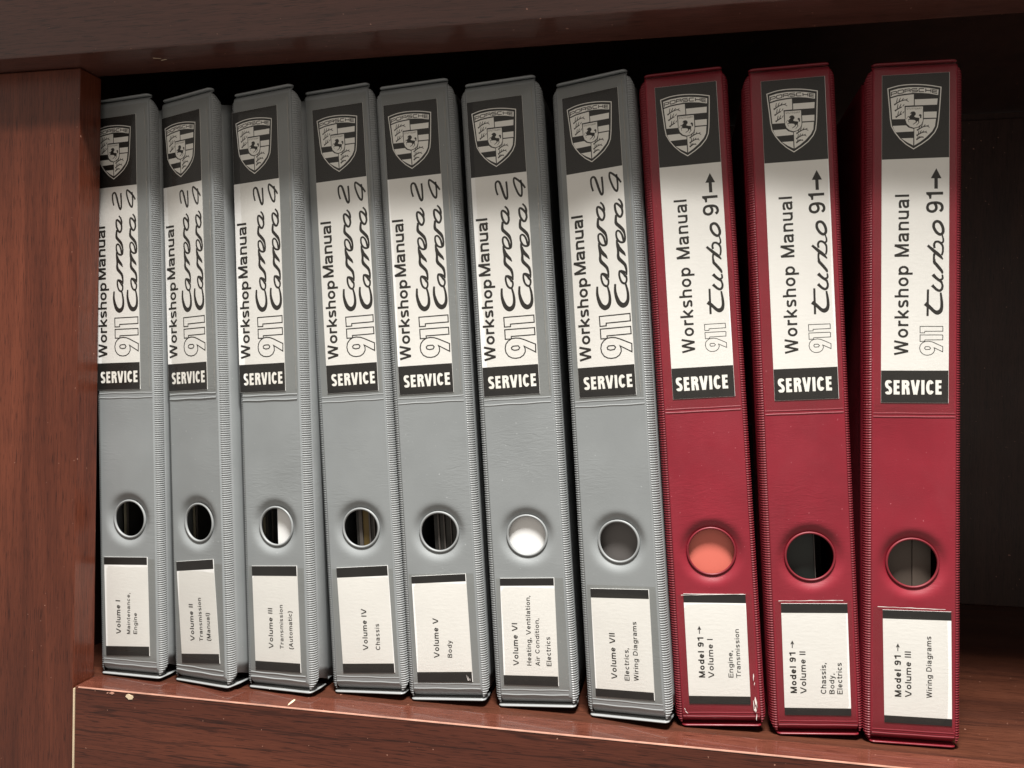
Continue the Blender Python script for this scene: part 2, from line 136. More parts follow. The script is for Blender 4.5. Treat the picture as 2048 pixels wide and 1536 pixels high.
def vinyl(name, col, var, rough, bs=0.10):
    m, N, L, b = new_mat(name)
    tc = N.new('ShaderNodeTexCoord'); oi = N.new('ShaderNodeObjectInfo')
    ofs = N.new('ShaderNodeVectorMath'); ofs.operation = 'SCALE'; ofs.inputs[0].default_value = (7.3, 4.1, 9.7)
    L.new(oi.outputs['Random'], ofs.inputs['Scale'])
    va = N.new('ShaderNodeVectorMath'); va.operation = 'ADD'
    L.new(tc.outputs['Object'], va.inputs[0]); L.new(ofs.outputs[0], va.inputs[1])
    v = va.outputs[0]
    def vmap(sc, rot=(0, 0, 0)):
        mp = N.new('ShaderNodeMapping'); mp.inputs['Scale'].default_value = sc; mp.inputs['Rotation'].default_value = rot
        L.new(v, mp.inputs['Vector']); return mp.outputs['Vector']
    big = noise(N, L, v, 34, 3, 0.55)
    r = ramp(N, [(0.3, tuple(c * (1 - 1.3 * var) for c in col)), (0.7, tuple(c * (1 + 1.2 * var) for c in col))])
    L.new(big.outputs[0], r.inputs[0])
    sp = noise(N, L, v, 900, 1, 0.5)
    rs = ramp(N, [(0.785, (0, 0, 0)), (0.80, (1, 1, 1))]); L.new(sp.outputs[0], rs.inputs[0])
    col2 = mix(N, L, 'MIX', rs.outputs[0], r.outputs[0], tuple(min(1, c * 1.5 + .08) for c in col))
    L.new(col2, b.inputs['Base Color'])
    # leather-like pebble: cells squashed vertically into fine horizontal creases
    vc = vmap((520, 520, 1150))
    vo = N.new('ShaderNodeTexVoronoi'); vo.feature = 'DISTANCE_TO_EDGE'; vo.inputs['Scale'].default_value = 1.0
    wob = noise(N, L, vc, 0.8, 2, 0.5)
    add = N.new('ShaderNodeVectorMath'); add.operation = 'ADD'; L.new(vc, add.inputs[0]); L.new(wob.outputs[1], add.inputs[1])
    L.new(add.outputs[0], vo.inputs['Vector'])
    cr = noise(N, L, vmap((110, 110, 460), (0, R(28), 0)), 1.0, 4, 0.6, 1.4)
    mask = noise(N, L, v, 26, 2, 0.5)
    mr = ramp(N, [(0.47, (.12, .12, .12)), (0.66, (1.6, 1.6, 1.6))]); L.new(mask.outputs[0], mr.inputs[0])
    mul = N.new('ShaderNodeMath'); mul.operation = 'MULTIPLY'; L.new(cr.outputs[0], mul.inputs[0]); L.new(mr.outputs[0], mul.inputs[1])
    sm = N.new('ShaderNodeMath'); sm.operation = 'MULTIPLY_ADD'; L.new(vo.outputs['Distance'], sm.inputs[0]); sm.inputs[1].default_value = 0.22; L.new(mul.outputs[0], sm.inputs[2])
    bump(N, L, b, sm.outputs[0], bs * 1.7, 0.0006)
    sm2 = noise(N, L, vmap((40, 40, 18)), 1.0, 5, 0.65, 1.0)
    rr = N.new('ShaderNodeMapRange'); rr.inputs[1].default_value = .3; rr.inputs[2].default_value = .7
    rr.inputs[3].default_value = rough - .07; rr.inputs[4].default_value = rough + .16
    L.new(sm2.outputs[0], rr.inputs[0]); L.new(rr.outputs[0], b.inputs['Roughness'])
    b.inputs['Specular IOR Level'].default_value = 0.5
    return m
M['grey'] = vinyl('grey_vinyl', (.228, .242, .245), .05, .40)
M['red'] = vinyl('red_vinyl', (.212, .0115, .023), .10, .40)
M['grey_rib'] = vinyl('grey_vinyl_ribbed', (.255, .266, .268), .02, .42, .0)
M['red_rib'] = vinyl('red_vinyl_ribbed', (.165, .009, .017), .03, .50, .0)
M['grey_lip'] = vinyl('grey_plastic_lip', (.28, .29, .29), .02, .32, .0)
M['red_lip'] = vinyl('red_plastic_lip', (.17, .011, .019), .02, .32, .0)

def plain(name, col, rough, spec=0.5, bsc=None, bst=0.0, var=0.0, bdist=0.0003, metal=0.0):
    m, N, L, b = new_mat(name)
    b.inputs['Base Color'].default_value = (*col, 1)
    b.inputs['Roughness'].default_value = rough
    b.inputs['Specular IOR Level'].default_value = spec
    b.inputs['Metallic'].default_value = metal
    v = coords(N, L)
    if var:
        n = noise(N, L, v, 60, 4, 0.6)
        r = ramp(N, [(0.3, tuple(c * (1 - var) for c in col)), (0.7, tuple(min(1, c * (1 + var)) for c in col))])
        L.new(n.outputs[0], r.inputs[0]); L.new(r.outputs[0], b.inputs['Base Color'])
    if bsc:
        n = noise(N, L, coords(N, L, (bsc, bsc, bsc * 3)), 1.0, 3, 0.6)
        bump(N, L, b, n.outputs[0], bst, bdist)
    return m
M['paper'] = plain('label_paper', (.81, .805, .785), .62, .35, 260, .22, .02)
M['paper_w'] = plain('print_white', (.90, .89, .85), .6, .3)
M['ink'] = plain('black_print', (.020, .018, .016), .5, .4)
M['panel'] = plain('black_label_panel', (.014, .013, .012), .45, .5, 300, .15, .25)
M['ink_soft'] = plain('faint_print', (.20, .18, .16), .6, .3)
M['sheet_white'] = plain('white_sheet', (.80, .80, .79), .6)
M['sheet_cream'] = plain('cream_sheet', (.32, .29, .21), .6)
M['sheet_grey'] = plain('grey_sheet', (.115, .105, .10), .5)
M['sheet_mid'] = plain('grey_page_edges', (.10, .088, .08), .6, .3)
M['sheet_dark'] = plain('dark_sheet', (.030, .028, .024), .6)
M['sheet_green'] = plain('green_divider', (.018, .022, .019), .5)
M['sheet_brown'] = plain('brown_divider', (.085, .064, .050), .6)
M['sheet_yellow'] = plain('yellow_divider', (.13, .085, .02), .6)
M['sheet_orange'] = plain('orange_sheet', (.62, .145, .105), .55)
M['raw'] = plain('raw_board', (.70, .56, .38), .7, .3, 900, .3, .12)
M['worn'] = plain('wear_and_highlight', (.42, .22, .16), .5, .4, None, 0, .35)  # worn chips, and the highlight painted along the nosing edge
M['scuff'] = plain('white_scuff_and_highlight', (.78, .74, .70), .5)  # real scuffs, and the highlight painted on the red binders' lower pockets
M['steel'] = plain('steel', (.6, .6, .58), .3, .5, metal=1.0)

def film(name, tint, rough=.10, scale=55, bst=.30):
    m = bpy.data.materials.new(name); m.use_nodes = True
    N, L = m.node_tree.nodes, m.node_tree.links
    N.remove(N['Principled BSDF'])
    out = N['Material Output']
    tr = N.new('ShaderNodeBsdfTransparent'); tr.inputs[0].default_value = (*tint, 1)
    df = N.new('ShaderNodeBsdfDiffuse'); df.inputs[0].default_value = (.55, .52, .47, 1)
    gl = N.new('ShaderNodeBsdfGlossy'); gl.inputs['Roughness'].default_value = rough
    fr = N.new('ShaderNodeLayerWeight'); fr.inputs[0].default_value = .5
    v = coords(N, L, (1, 1, .35))
    n = noise(N, L, v, scale, 3, 0.55, .6)
    n2 = noise(N, L, coords(N, L), 1500, 2, .5)
    ad = N.new('ShaderNodeMath'); ad.operation = 'MULTIPLY_ADD'
    L.new(n2.outputs[0], ad.inputs[0]); ad.inputs[1].default_value = .02; L.new(n.outputs[0], ad.inputs[2])
    bp = N.new('ShaderNodeBump'); bp.inputs['Strength'].default_value = bst; bp.inputs['Distance'].default_value = .0012
    L.new(ad.outputs[0], bp.inputs['Height'])
    L.new(bp.outputs[0], gl.inputs['Normal']); L.new(bp.outputs[0], fr.inputs['Normal'])
    # Schlick: 4% head on, rising towards grazing; the same from both sides of the sheet
    pw = N.new('ShaderNodeMath'); pw.operation = 'POWER'; L.new(fr.outputs['Facing'], pw.inputs[0]); pw.inputs[1].default_value = 5
    sc_ = N.new('ShaderNodeMath'); sc_.operation = 'MULTIPLY_ADD'; L.new(pw.outputs[0], sc_.inputs[0]); sc_.inputs[1].default_value = .93; sc_.inputs[2].default_value = .020
    m0 = N.new('ShaderNodeMixShader'); m0.inputs[0].default_value = .008
    L.new(tr.outputs[0], m0.inputs[1]); L.new(df.outputs[0], m0.inputs[2])
    mx = N.new('ShaderNodeMixShader')
    L.new(sc_.outputs[0], mx.inputs[0]); L.new(m0.outputs[0], mx.inputs[1]); L.new(gl.outputs[0], mx.inputs[2])
    L.new(mx.outputs[0], out.inputs[0])
    return m
M['fold_highlight'] = film('film_fold_highlight', (.8, .8, .8), .35); [setattr(n.inputs[0], 'default_value', .35) for n in M['fold_highlight'].node_tree.nodes if n.bl_idname == 'ShaderNodeMixShader' and not n.inputs[0].is_linked]  # whitish film that paints the lamp's streak along the fold
M['film'] = film('clear_film', (.95, .945, .93))

# ------------------------------------------------------------------ object helpers
def empty(name, loc, rot, parent=None):
    o = bpy.data.objects.new(name, None); o.empty_display_size = .02
    COL.objects.link(o); o.location = loc; o.rotation_euler = rot
    if parent: o.parent = parent
    return o
def add(name, me, parent, mats=None, loc=(0, 0, 0)):
    o = bpy.data.objects.new(name, me); COL.objects.link(o)
    o.parent = parent; o.location = loc
    if mats and not me.materials:
        for m in (mats if isinstance(mats, (list, tuple)) else [mats]): me.materials.append(m)
    return o
def mesh(name, V, F, smooth=False, idx=None):
    me = bpy.data.meshes.new(name)
    me.from_pydata([tuple(map(float, v)) for v in V], [], [tuple(map(int, f)) for f in F])
    if smooth: me.polygons.foreach_set('use_smooth', [True] * len(me.polygons))
    if idx is not None: me.polygons.foreach_set('material_index', idx)
    me.update()
    return me
def box(name, x0, x1, y0, y1, z0, z1, bev=0.0, seg=2):
    bm = bmesh.new()
    bmesh.ops.create_cube(bm, size=1)
    for v in bm.verts:
        v.co = ((x0 + x1) / 2 + v.co.x * (x1 - x0), (y0 + y1) / 2 + v.co.y * (y1 - y0), (z0 + z1) / 2 + v.co.z * (z1 - z0))
    if bev: bmesh.ops.bevel(bm, geom=list(bm.edges), offset=bev, segments=seg, profile=.6, affect='EDGES')
    bmesh.ops.recalc_face_normals(bm, faces=bm.faces)
    me = bpy.data.meshes.new(name); bm.to_mesh(me); bm.free()
    for p in me.polygons: p.use_smooth = False
    return me
MMU = 0.001

# ------------------------------------------------------------------ the bookcase
g = DATA['g']
HT, E1, E2, DP = g[7], g[8], g[9], g[10]
case = empty('bookcase', (0, 0, 0), (0, 0, 0))
case['label'] = 'dark cherry wood bookcase with worn edges, open shelf holding the ring binders'
case['category'] = 'bookcase'
add('stile', box('stile', -.36, 0, 0, DP, -.45, HT - .0005, .0006), case, M['wood_v'])
def prism(name, prof, x0, x1, bev):
    bm = bmesh.new()
    f = bm.faces.new([bm.verts.new((x0, y, z)) for y, z in prof])
    q = bmesh.ops.extrude_face_region(bm, geom=[f])
    for v in q['geom']:
        if isinstance(v, bmesh.types.BMVert): v.co.x = x1
    bmesh.ops.recalc_face_normals(bm, faces=bm.faces)
    bmesh.ops.bevel(bm, geom=list(bm.edges), offset=bev, segments=3, profile=.5, affect='EDGES')
    me = bpy.data.meshes.new(name); bm.to_mesh(me); bm.free()
    return me
# its face leans outwards as it rises
tr = add('top_rail', prism('top_rail', [(E2, HT), (-E1, HT), (-E1 - .062, HT + .130), (E2, HT + .130)], -.36, .95, .0012), case, M['wood_top'])
br = add('bottom_rail', box('bottom_rail', .0009, .95, .0003, DP - .0002, -.30, 0, .0007, 2), case, M['wood_h'])
# thin polished nosing veneer on the rail's top edge
add('nosing', box('nosing', .0009, .95, .0006, DP, .00005, .0005, .0002, 2), case, M['wood_nose'])
add('shelf_board', box('shelf_board', -.055, .95, DP + .0003, .312, -.022, .0001, .0003, 1), case, M['wood_shelf'])
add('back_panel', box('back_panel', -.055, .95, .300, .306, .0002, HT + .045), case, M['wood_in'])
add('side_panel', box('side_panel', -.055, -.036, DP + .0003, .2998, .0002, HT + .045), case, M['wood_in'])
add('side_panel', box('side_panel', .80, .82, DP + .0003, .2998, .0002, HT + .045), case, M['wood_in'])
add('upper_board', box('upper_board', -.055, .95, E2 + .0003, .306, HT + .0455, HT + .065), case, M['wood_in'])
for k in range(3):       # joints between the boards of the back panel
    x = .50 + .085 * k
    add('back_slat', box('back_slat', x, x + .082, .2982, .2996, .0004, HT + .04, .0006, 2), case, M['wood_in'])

def blob(name, pts, y, thick, mat, parent, plane='xz', seed=0):
    """a small irregular chip lying on a surface; pts = outline"""
    bm = bmesh.new(); rnd = random.Random(seed)
    fr = []
    for a, b_ in pts:
        fr.append(bm.verts.new((a, y, b_) if plane == 'xz' else (a, b_, y)))
    f = bm.faces.new(fr)
    r = bmesh.ops.extrude_face_region(bm, geom=[f])
    for v in r['geom']:
        if isinstance(v, bmesh.types.BMVert):
            if plane == 'xz': v.co.y -= thick
            else: v.co.z += thick
            c = Vector((sum(p[0] for p in pts) / len(pts), 0, 0))
    bmesh.ops.triangulate(bm, faces=[f_ for f_ in bm.faces if len(f_.verts) > 4])
    bmesh.ops.recalc_face_normals(bm, faces=bm.faces)
    me = bpy.data.meshes.new(name); bm.to_mesh(me); bm.free()
    return add(name, me, parent, mat)
def ragged(cx0, cz0, w, h, n, seed):
    rnd = random.Random(seed); P = []
    for k in range(n):
        a = 2 * math.pi * k / n
        q = .72 + .45 * rnd.random()
        P.append((cx0 + w / 2 * math.cos(a) * q, cz0 + h / 2 * math.sin(a) * q))
    return P
blob('laminate_chip', ragged(.0337, -.0021, 0.0052, .0025, 21, 4), .00025, .00025, M['raw'], br)
blob('laminate_chip', ragged(.0232, -.0011, .0030, .0012, 11, 9), .00025, .0002, M['worn'], br)
blob('laminate_chip', ragged(.0206, -.0012, .0009, .0008, 8, 2), .00025, .0002, M['worn'], br)
blob('laminate_chip', ragged(.1214, .0070, .0013, .0085, 15, 6), .0005, .00006, M['raw'], br, 'xy')
# pale raw edge where rail meets stile
add('raw_edge', box('raw_edge', .00022, .0007, -.0001, .0012, -.30, -.0006), br, M['raw'])
# highlight painted as a pale line along the nosing edge, in broken pieces
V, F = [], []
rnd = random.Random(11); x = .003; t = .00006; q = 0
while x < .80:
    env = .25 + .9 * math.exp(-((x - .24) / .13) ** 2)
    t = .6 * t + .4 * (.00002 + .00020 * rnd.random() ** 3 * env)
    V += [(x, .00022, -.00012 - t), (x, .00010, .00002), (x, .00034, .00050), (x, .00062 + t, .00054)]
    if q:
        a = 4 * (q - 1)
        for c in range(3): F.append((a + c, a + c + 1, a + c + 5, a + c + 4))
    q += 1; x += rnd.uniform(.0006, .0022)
add('wear_and_highlight', mesh('wear_and_highlight', V, F), br, M['worn'])
# scratches on the underside of the top rail
for (xa, ya, xb, yb, wd) in ((.0460, -.0045, .0497, -.0032, .00035), (.0485, -.0012, .0520, -.0018, .0003)):
    V = [(xa, ya - wd, HT - .00006), (xb, yb - wd * .5, HT - .00006), (xb, yb + wd * .5, HT - .00006), (xa, ya + wd, HT - .00006)]
    add('scratch', mesh('scratch', V, [(0, 1, 2, 3)]), tr, M['raw'])
# small staples that glint on the back panel between the red binders
def ray_to_y(px, py, Y):
    Rm = Euler((rx, ry, rz)).to_matrix()
    d = Rm @ Vector(((px - 1024) / fpx, -(py - 768) / fpx, -1))
    t = (Y - cy) / d.y
    return Vector((cx, cy, cz)) + d * t
for px, py in ((1482.5, 219), (1704.5, 217)):
    P = ray_to_y(px, py, .2975)
    add('staple', box('staple', P.x - .0005, P.x + .0005, .2970, .2980, P.z - .0035, P.z + .0035, .0003), case, M['steel'])

# ------------------------------------------------------------------ drawing helpers for print
def catmull(P, closed, k=6):
    P = [np.array(p, float) for p in P]; n = len(P); out = []
    rng = range(n) if closed else range(n - 1)
    for i in rng:
        p0 = P[(i - 1) % n] if (closed or i > 0) else 2 * P[0] - P[1]
        p1 = P[i]; p2 = P[(i + 1) % n]
        p3 = P[(i + 2) % n] if (closed or i < n - 2) else 2 * P[-1] - P[-2]
        for j in range(k):
            t = j / k
            out.append(.5 * (2 * p1 + (p2 - p0) * t + (2 * p0 - 5 * p1 + 4 * p2 - p3) * t * t + (3 * p1 - p0 - 3 * p2 + p3) * t ** 3))
    if not closed: out.append(P[-1])
    return out
class Ink:
    def __init__(s): s.V = []; s.F = []; s.I = []; s.z = 0.0
    def stroke(s, P, w, closed=False, mi=0, y=None):
        P = [np.array(p, float) for p in P]
        w = list(w) if hasattr(w, '__len__') else [w] * len(P)
        n = len(P); L_, R_ = [], []
        for i in range(n):
            a = P[(i - 1) % n] if (closed or i) else None
            b = P[(i + 1) % n] if (closed or i < n - 1) else None
            d1 = P[i] - a if a is not None else None
            d2 = b - P[i] if b is not None else None
            if d1 is None: d1 = d2
            if d2 is None: d2 = d1
            d1 = d1 / (np.linalg.norm(d1) + 1e-9); d2 = d2 / (np.linalg.norm(d2) + 1e-9)
            n1 = np.array([-d1[1], d1[0]]); n2 = np.array([-d2[1], d2[0]])
            m = n1 + n2; q = np.linalg.norm(m)
            if q < .3: m = n1; k = 1
            else:
                m = m / q; k = min(1 / max(m @ n1, .3), 2.6)
            L_.append(P[i] + m * k * w[i] / 2); R_.append(P[i] - m * k * w[i] / 2)
        s.z += 1
        yy = (0 if y is None else y) - .0012 * (s.z % 24)
        b0 = len(s.V)
        for l, r in zip(L_, R_): s.V += [(l[0], yy, l[1]), (r[0], yy, r[1])]
        for i in range(n if closed else n - 1):
            j = (i + 1) % n
            s.F.append((b0 + 2 * i, b0 + 2 * i + 1, b0 + 2 * j + 1, b0 + 2 * j)); s.I.append(mi)
    def poly(s, P, mi=0, y=0.0):
        bm = bmesh.new()
        f = bm.faces.new([bm.verts.new((p[0], y, p[1])) for p in P])
        bm.normal_update()
        if len(P) > 4: bmesh.ops.triangulate(bm, faces=[f], ngon_method='EAR_CLIP')
        bm.verts.index_update(); b0 = len(s.V)
        s.V += [tuple(v.co) for v in bm.verts]
        for f in bm.faces: s.F.append(tuple(b0 + v.index for v in f.verts)); s.I.append(mi)
        bm.free()
    def traced(s, lst, mi=0, y=None):
        for P, w, closed in lst:
            if closed == 'poly': s.stroke(P, w, True, mi, y)
            else:
                Q = catmull([(p[0], p[1], ww) for p, ww in zip(P, w)], closed, 6 if len(P) > 2 else 1)
                s.stroke([q[:2] for q in Q], [max(.02, q[2]) for q in Q], closed, mi, y)
    def mesh(s, name):
        me = mesh(name, [(v[0] * MMU, v[1] * MMU, v[2] * MMU) for v in s.V], s.F, False, s.I)
        return me

# grotesque lettering drawn from strokes: glyph(h) -> (width, [(kind, points)]), h = half stroke width in cap heights
X = .735
def arc(cx_, cy_, rx_, ry_, a0, a1, n=9):
    return [(cx_ + rx_ * math.cos(R(a0 + (a1 - a0) * k / n)), cy_ + ry_ * math.sin(R(a0 + (a1 - a0) * k / n))) for k in range(n + 1)]
def ess(w, H, h):
    return [(w - h, H * .80), (w * .74, H - h * 1.15), (w * .5, H - h), (w * .26, H - h * 1.25), (h, H * .735), (w * .27, H * .575),
            (w * .5, H * .50), (w * .73, H * .425), (w - h, H * .265), (w * .74, h * 1.25), (w * .5, h), (w * .26, h * 1.15), (h, H * .20)]
def glyph(ch, h):
    l, c = 'l', 'c'
    T = X - h
    if ch == ' ': return .30, []
    if ch == 'a':
        r = .53 - h
        return .56, [(c, [(h + .02, .52), (.09, .63), (.18, T - .01), (.30, T), (.42, T - .04), (r, .55), (r, .46)]), (l, [(r, .50), (r, .10), (r + .05, 0)]),
                     (c, [(r, .43), (.38, .405), (.2, .37), (h + .02, .29), (h, .2), (h + .03, .10), (.16, h), (.28, h + .005), (.40, .10), (r, .21)])]
    if ch == 'b': return .58, [(l, [(h, 0), (h, 1)]), (l, arc(.29, X / 2, .29 - h, X / 2 - h, -180, 180, 20))]
    if ch == 'c': return .53, [(l, arc(.285, X / 2, .285 - h, X / 2 - h, 42, 318, 16))]
    if ch == 'd': return .58, [(l, [(.58 - h, 0), (.58 - h, 1)]), (l, arc(.285, X / 2, .285 - h, X / 2 - h, 0, 360, 20))]
    if ch == 'e': return .56, [(l, [(h, X * .5), (.56 - h, X * .5)]), (l, arc(.28, X / 2, .28 - h, X / 2 - h, 0, 322, 18))]
    if ch == 'g': return .58, [(l, arc(.285, X / 2, .285 - h, X / 2 - h, 0, 360, 20)), (l, [(.58 - h, X), (.58 - h, .0)]), (c, [(.58 - h, .02), (.56 - h, -.13), (.42, -.26 + h), (.27, -.28 + h), (.12, -.24 + h), (h, -.13)])]
    if ch == 'h': return .55, [(l, [(h, 0), (h, 1)]), (c, [(h, .46), (.12, .60), (.22, T), (.33, T), (.47 - h * .3, T - .06), (.55 - h, .50)]), (l, [(.55 - h, .52), (.55 - h, 0)])]
    if ch == 'i': return 2 * h, [(l, [(h, 0), (h, X)]), (l, [(h, .87), (h, 1)])]
    if ch == 'k': return .53, [(l, [(h, 0), (h, 1)]), (l, [(h, .22), (.47, X)]), (l, [(.20, .40), (.49, 0)])]
    if ch == 'l': return 2 * h, [(l, [(h, 0), (h, 1)])]
    if ch == 'm':
        s = []
        for x0 in (h, .44): s += [(c, [(x0, .46), (x0 + .06, .62), (x0 + .14, T), (x0 + .22, T), (x0 + .32, T - .05), (x0 + .44 - h, .52)]), (l, [(x0 + .44 - h, .54), (x0 + .44 - h, 0)])]
        return .88, [(l, [(h, 0), (h, X)])] + s
    if ch == 'n': return .55, [(l, [(h, 0), (h, X)]), (c, [(h, .46), (.12, .60), (.22, T), (.33, T), (.47 - h * .3, T - .06), (.55 - h, .50)]), (l, [(.55 - h, .52), (.55 - h, 0)])]
    if ch == 'o': return .58, [(l, arc(.29, X / 2, .29 - h, X / 2 - h, 0, 360, 24))]
    if ch == 'p': return .58, [(l, [(h, -.28), (h, X)]), (l, arc(.295, X / 2, .285 - h, X / 2 - h, 0, 360, 20))]
    if ch == 'r': return .34, [(l, [(h, 0), (h, X)]), (c, [(h, .42), (.11, .58), (.20, T - .02), (.34, T - .01)])]
    if ch == 's': return .50, [(c, ess(.50, X, h))]
    if ch == 't': return .31, [(l, [(.12, .95), (.12, .14)]), (c, [(.12, .16), (.15, h + .01), (.24, h), (.31, h + .005)]), (l, [(0, X - h), (.30, X - h)])]
    if ch == 'u': return .55, [(l, [(.55 - h, 0), (.55 - h, X)]), (c, [(.55 - h, .28), (.43, .12), (.33, h), (.22, h), (.08 + h * .3, h + .06), (h, .24)]), (l, [(h, .22), (h, X)])]
    if ch == 'v': return .52, [(l, [(h * .8, X), (.26, 0)]), (l, [(.52 - h * .8, X), (.26, 0)])]
    if ch == 'y': return .52, [(l, [(h * .8, X), (.275, .06)]), (c, [(.52 - h * .8, X), (.28, .04), (.22, -.16), (.15, -.25 + h), (.03, -.27 + h)])]
    if ch == ',': return 2 * h, [(l, [(h, 2 * h), (h, 0), (h * .2, -.15)])]
    if ch == '(': return .22, [(c, [(.20, 1.02), (.09, .80), (h, .40), (.09, 0), (.20, -.22)])]
    if ch == ')': return .22, [(c, [(.02, 1.02), (.13, .80), (.22 - h, .40), (.13, 0), (.02, -.22)])]
    if ch == '9': return .58, [(l, arc(.29, .68, .29 - h, .32 - h, 0, 360, 20)), (c, [(.58 - h, .68), (.58 - h, .45), (.52 - h, .2), (.38, h + .01), (.26, h), (.13, h + .05), (h, .22)])]
    if ch == '1': return .40, [(l, [(.34, 0), (.34, 1)]), (l, [(.34, .96), (.26, .80), (.08, .76)])]
    if ch == 'A': return .70, [(l, [(h * .9, 0), (.35, 1)]), (l, [(.35, 1), (.70 - h * .9, 0)]), (l, [(.17, .33), (.53, .33)])]
    if ch == 'B': return .66, [(l, [(h, 0), (h, 1)]), (l, [(h, 1 - h), (.36, 1 - h)] + arc(.38, .755, .22 - h * .6, .245 - h, 90, -90, 8) + [(h, .51)]), (l, [(.36, .51)] + arc(.40, .255, .25 - h * .8, .255 - h, 90, -90, 8) + [(h, h)])]
    if ch == 'C': return .70, [(l, arc(.37, .5, .37 - h, .5 - h, 38, 322, 20))]
    if ch == 'D': return .70, [(l, [(h, 0), (h, 1)]), (l, [(h, 1 - h), (.30, 1 - h)] + arc(.32, .5, .38 - h, .5 - h, 85, -85, 12) + [(h, h)])]
    if ch == 'E': return .60, [(l, [(.60, 1 - h), (h, 1 - h), (h, h), (.61, h)]), (l, [(h, .52), (.56, .52)])]
    if ch == 'G': return .72, [(l, arc(.37, .5, .37 - h, .5 - h, 40, 300, 18)), (l, [(.42, .46), (.70 - h, .46), (.70 - h, .02)])]
    if ch == 'H': return .68, [(l, [(h, 0), (h, 1)]), (l, [(.68 - h, 0), (.68 - h, 1)]), (l, [(h, .52), (.68 - h, .52)])]
    if ch == 'I': return 2 * h, [(l, [(h, 0), (h, 1)])]
    if ch == 'M': return .80, [(l, [(h, 0), (h, 1)]), (l, [(.80 - h, 0), (.80 - h, 1)]), (l, [(h, 1), (.40, 0)]), (l, [(.40, 0), (.80 - h, 1)])]
    if ch == 'R': return .68, [(l, [(h, 0), (h, 1)]), (l, [(h, 1 - h), (.40, 1 - h)] + arc(.42, .745, .23 - h * .6, .255 - h, 85, -85, 8) + [(h, .49)]), (l, [(.40, .49), (.56, .42), (.60, .25), (.64, 0)])]
    if ch == 'S': return .64, [(c, ess(.64, 1, h))]
    if ch == 'T': return .62, [(l, [(.31, 0), (.31, 1)]), (l, [(0, 1 - h), (.62, 1 - h)])]
    if ch == 'U': return .66, [(l, [(h, 1), (h, .3)] + arc(.33, .33, .33 - h, .33 - h, 180, 360, 12) + [(.66 - h, .3), (.66 - h, 1)])]
    if ch == 'V': return .80, [(l, [(h * .8, 1), (.40 - h * .35, 0)]), (l, [(.80 - h * .8, 1), (.40 + h * .35, 0)])]
    if ch == 'W': return .96, [(l, [(h * .9, 1), (.26, 0)]), (l, [(.26, 0), (.48, 1)]), (l, [(.48, 1), (.70, 0)]), (l, [(.70, 0), (.96 - h * .9, 1)])]
    if ch == '>': return .9, [(l, [(0, .5), (.72, .5)]), (l, [(.50, .86), (.88, .5), (.50, .14)])]
    return .5, []
def write(ink, text, P0, P1, cap, wt, sp=.13, mi=0, y=None):
    """one line of lettering whose ink runs from P0 to P1 along the baseline"""
    P0 = np.array(P0, float); P1 = np.array(P1, float)
    d = P1 - P0; ln = np.linalg.norm(d); d = d / ln; up = np.array([-d[1], d[0]])
    h = wt / 2; pen = 0; items = []
    sx = cap
    for _ in range(6):
        pen = 0; items = []; hx = h * cap / sx
        for k, ch in enumerate(text):
            gw, st = glyph(ch, h)
            if gw <= 2 * h + .01: nw = 2 * hx; f = lambda x: x * hx / h
            else: nw = gw; f = (lambda x, gw=gw: hx + (x - h) * (gw - 2 * hx) / (gw - 2 * h)) if ch != ' ' else (lambda x: x)
            st = [(kd, [(f(p[0]), p[1]) for p in pts]) for kd, pts in st]
            items.append((pen, st)); pen += nw + (sp if k < len(text) - 1 else 0)
            if ch == ' ': pen -= sp * .6
        sx = .5 * sx + .5 * ln / pen
    sx = ln / pen
    for x0, st in items:
        for kind, pts in st:
            Q = [P0 + d * ((x0 + p[0]) * sx) + up * (p[1] * cap) for p in pts]
            if kind == 'c': Q = catmull(Q, False, 4)
            ink.stroke(Q, wt * cap, False, mi, y)

# ------------------------------------------------------------------ shared label print (label centre = origin, mm)
LW, H1, H3 = g[0] * 1000, g[1] * 1000, g[2] * 1000
LH = 150.0
YP, YI, YC = -.29, -.34, -.40
def title_print(kind):
    r = {}
    k = Ink()
    if kind == 'grey':
        for w in DATA['wm_g']: write(k, w[0], w[1], w[2], w[3], .19, .10)
        DATA['carrera'] = [[P, [q * 1.12 for q in w], c] for P, w, c in DATA['carrera']]
        k.traced(DATA['carrera'])
        sh = DATA['cshift']
        k.traced([[[[p[0] + sh[0], p[1] + sh[1]] for p in P], w, c] for P, w, c in DATA['carrera']])
        k.traced(DATA['two']); k.traced(DATA['four'])
    else:
        for w in DATA['wm_r']: write(k, w[0], w[1], w[2], w[3], .165, .16)
        k.traced(DATA['turbo']); k.traced(DATA['nine'])
        for P in DATA['onearrow']: k.poly(P)
    r['lettering'] = k.mesh('title_lettering_' + kind)
    k = Ink(); k.traced([[P, [q * (1.45 if kind == 'grey' else 1.3) for q in w], c] for P, w, c in DATA['n911g' if kind == 'grey' else 'n911r']])
    r['number'] = k.mesh('outline_number_' + kind)
    k = Ink(); a, b_, t = DATA['sv_g' if kind == 'grey' else 'sv_r']
    write(k, 'SERVICE', a, b_, abs(t[1] - a[1]) * 1.0, .205, .15)
    r['service'] = k.mesh('service_lettering_' + kind)
    return r
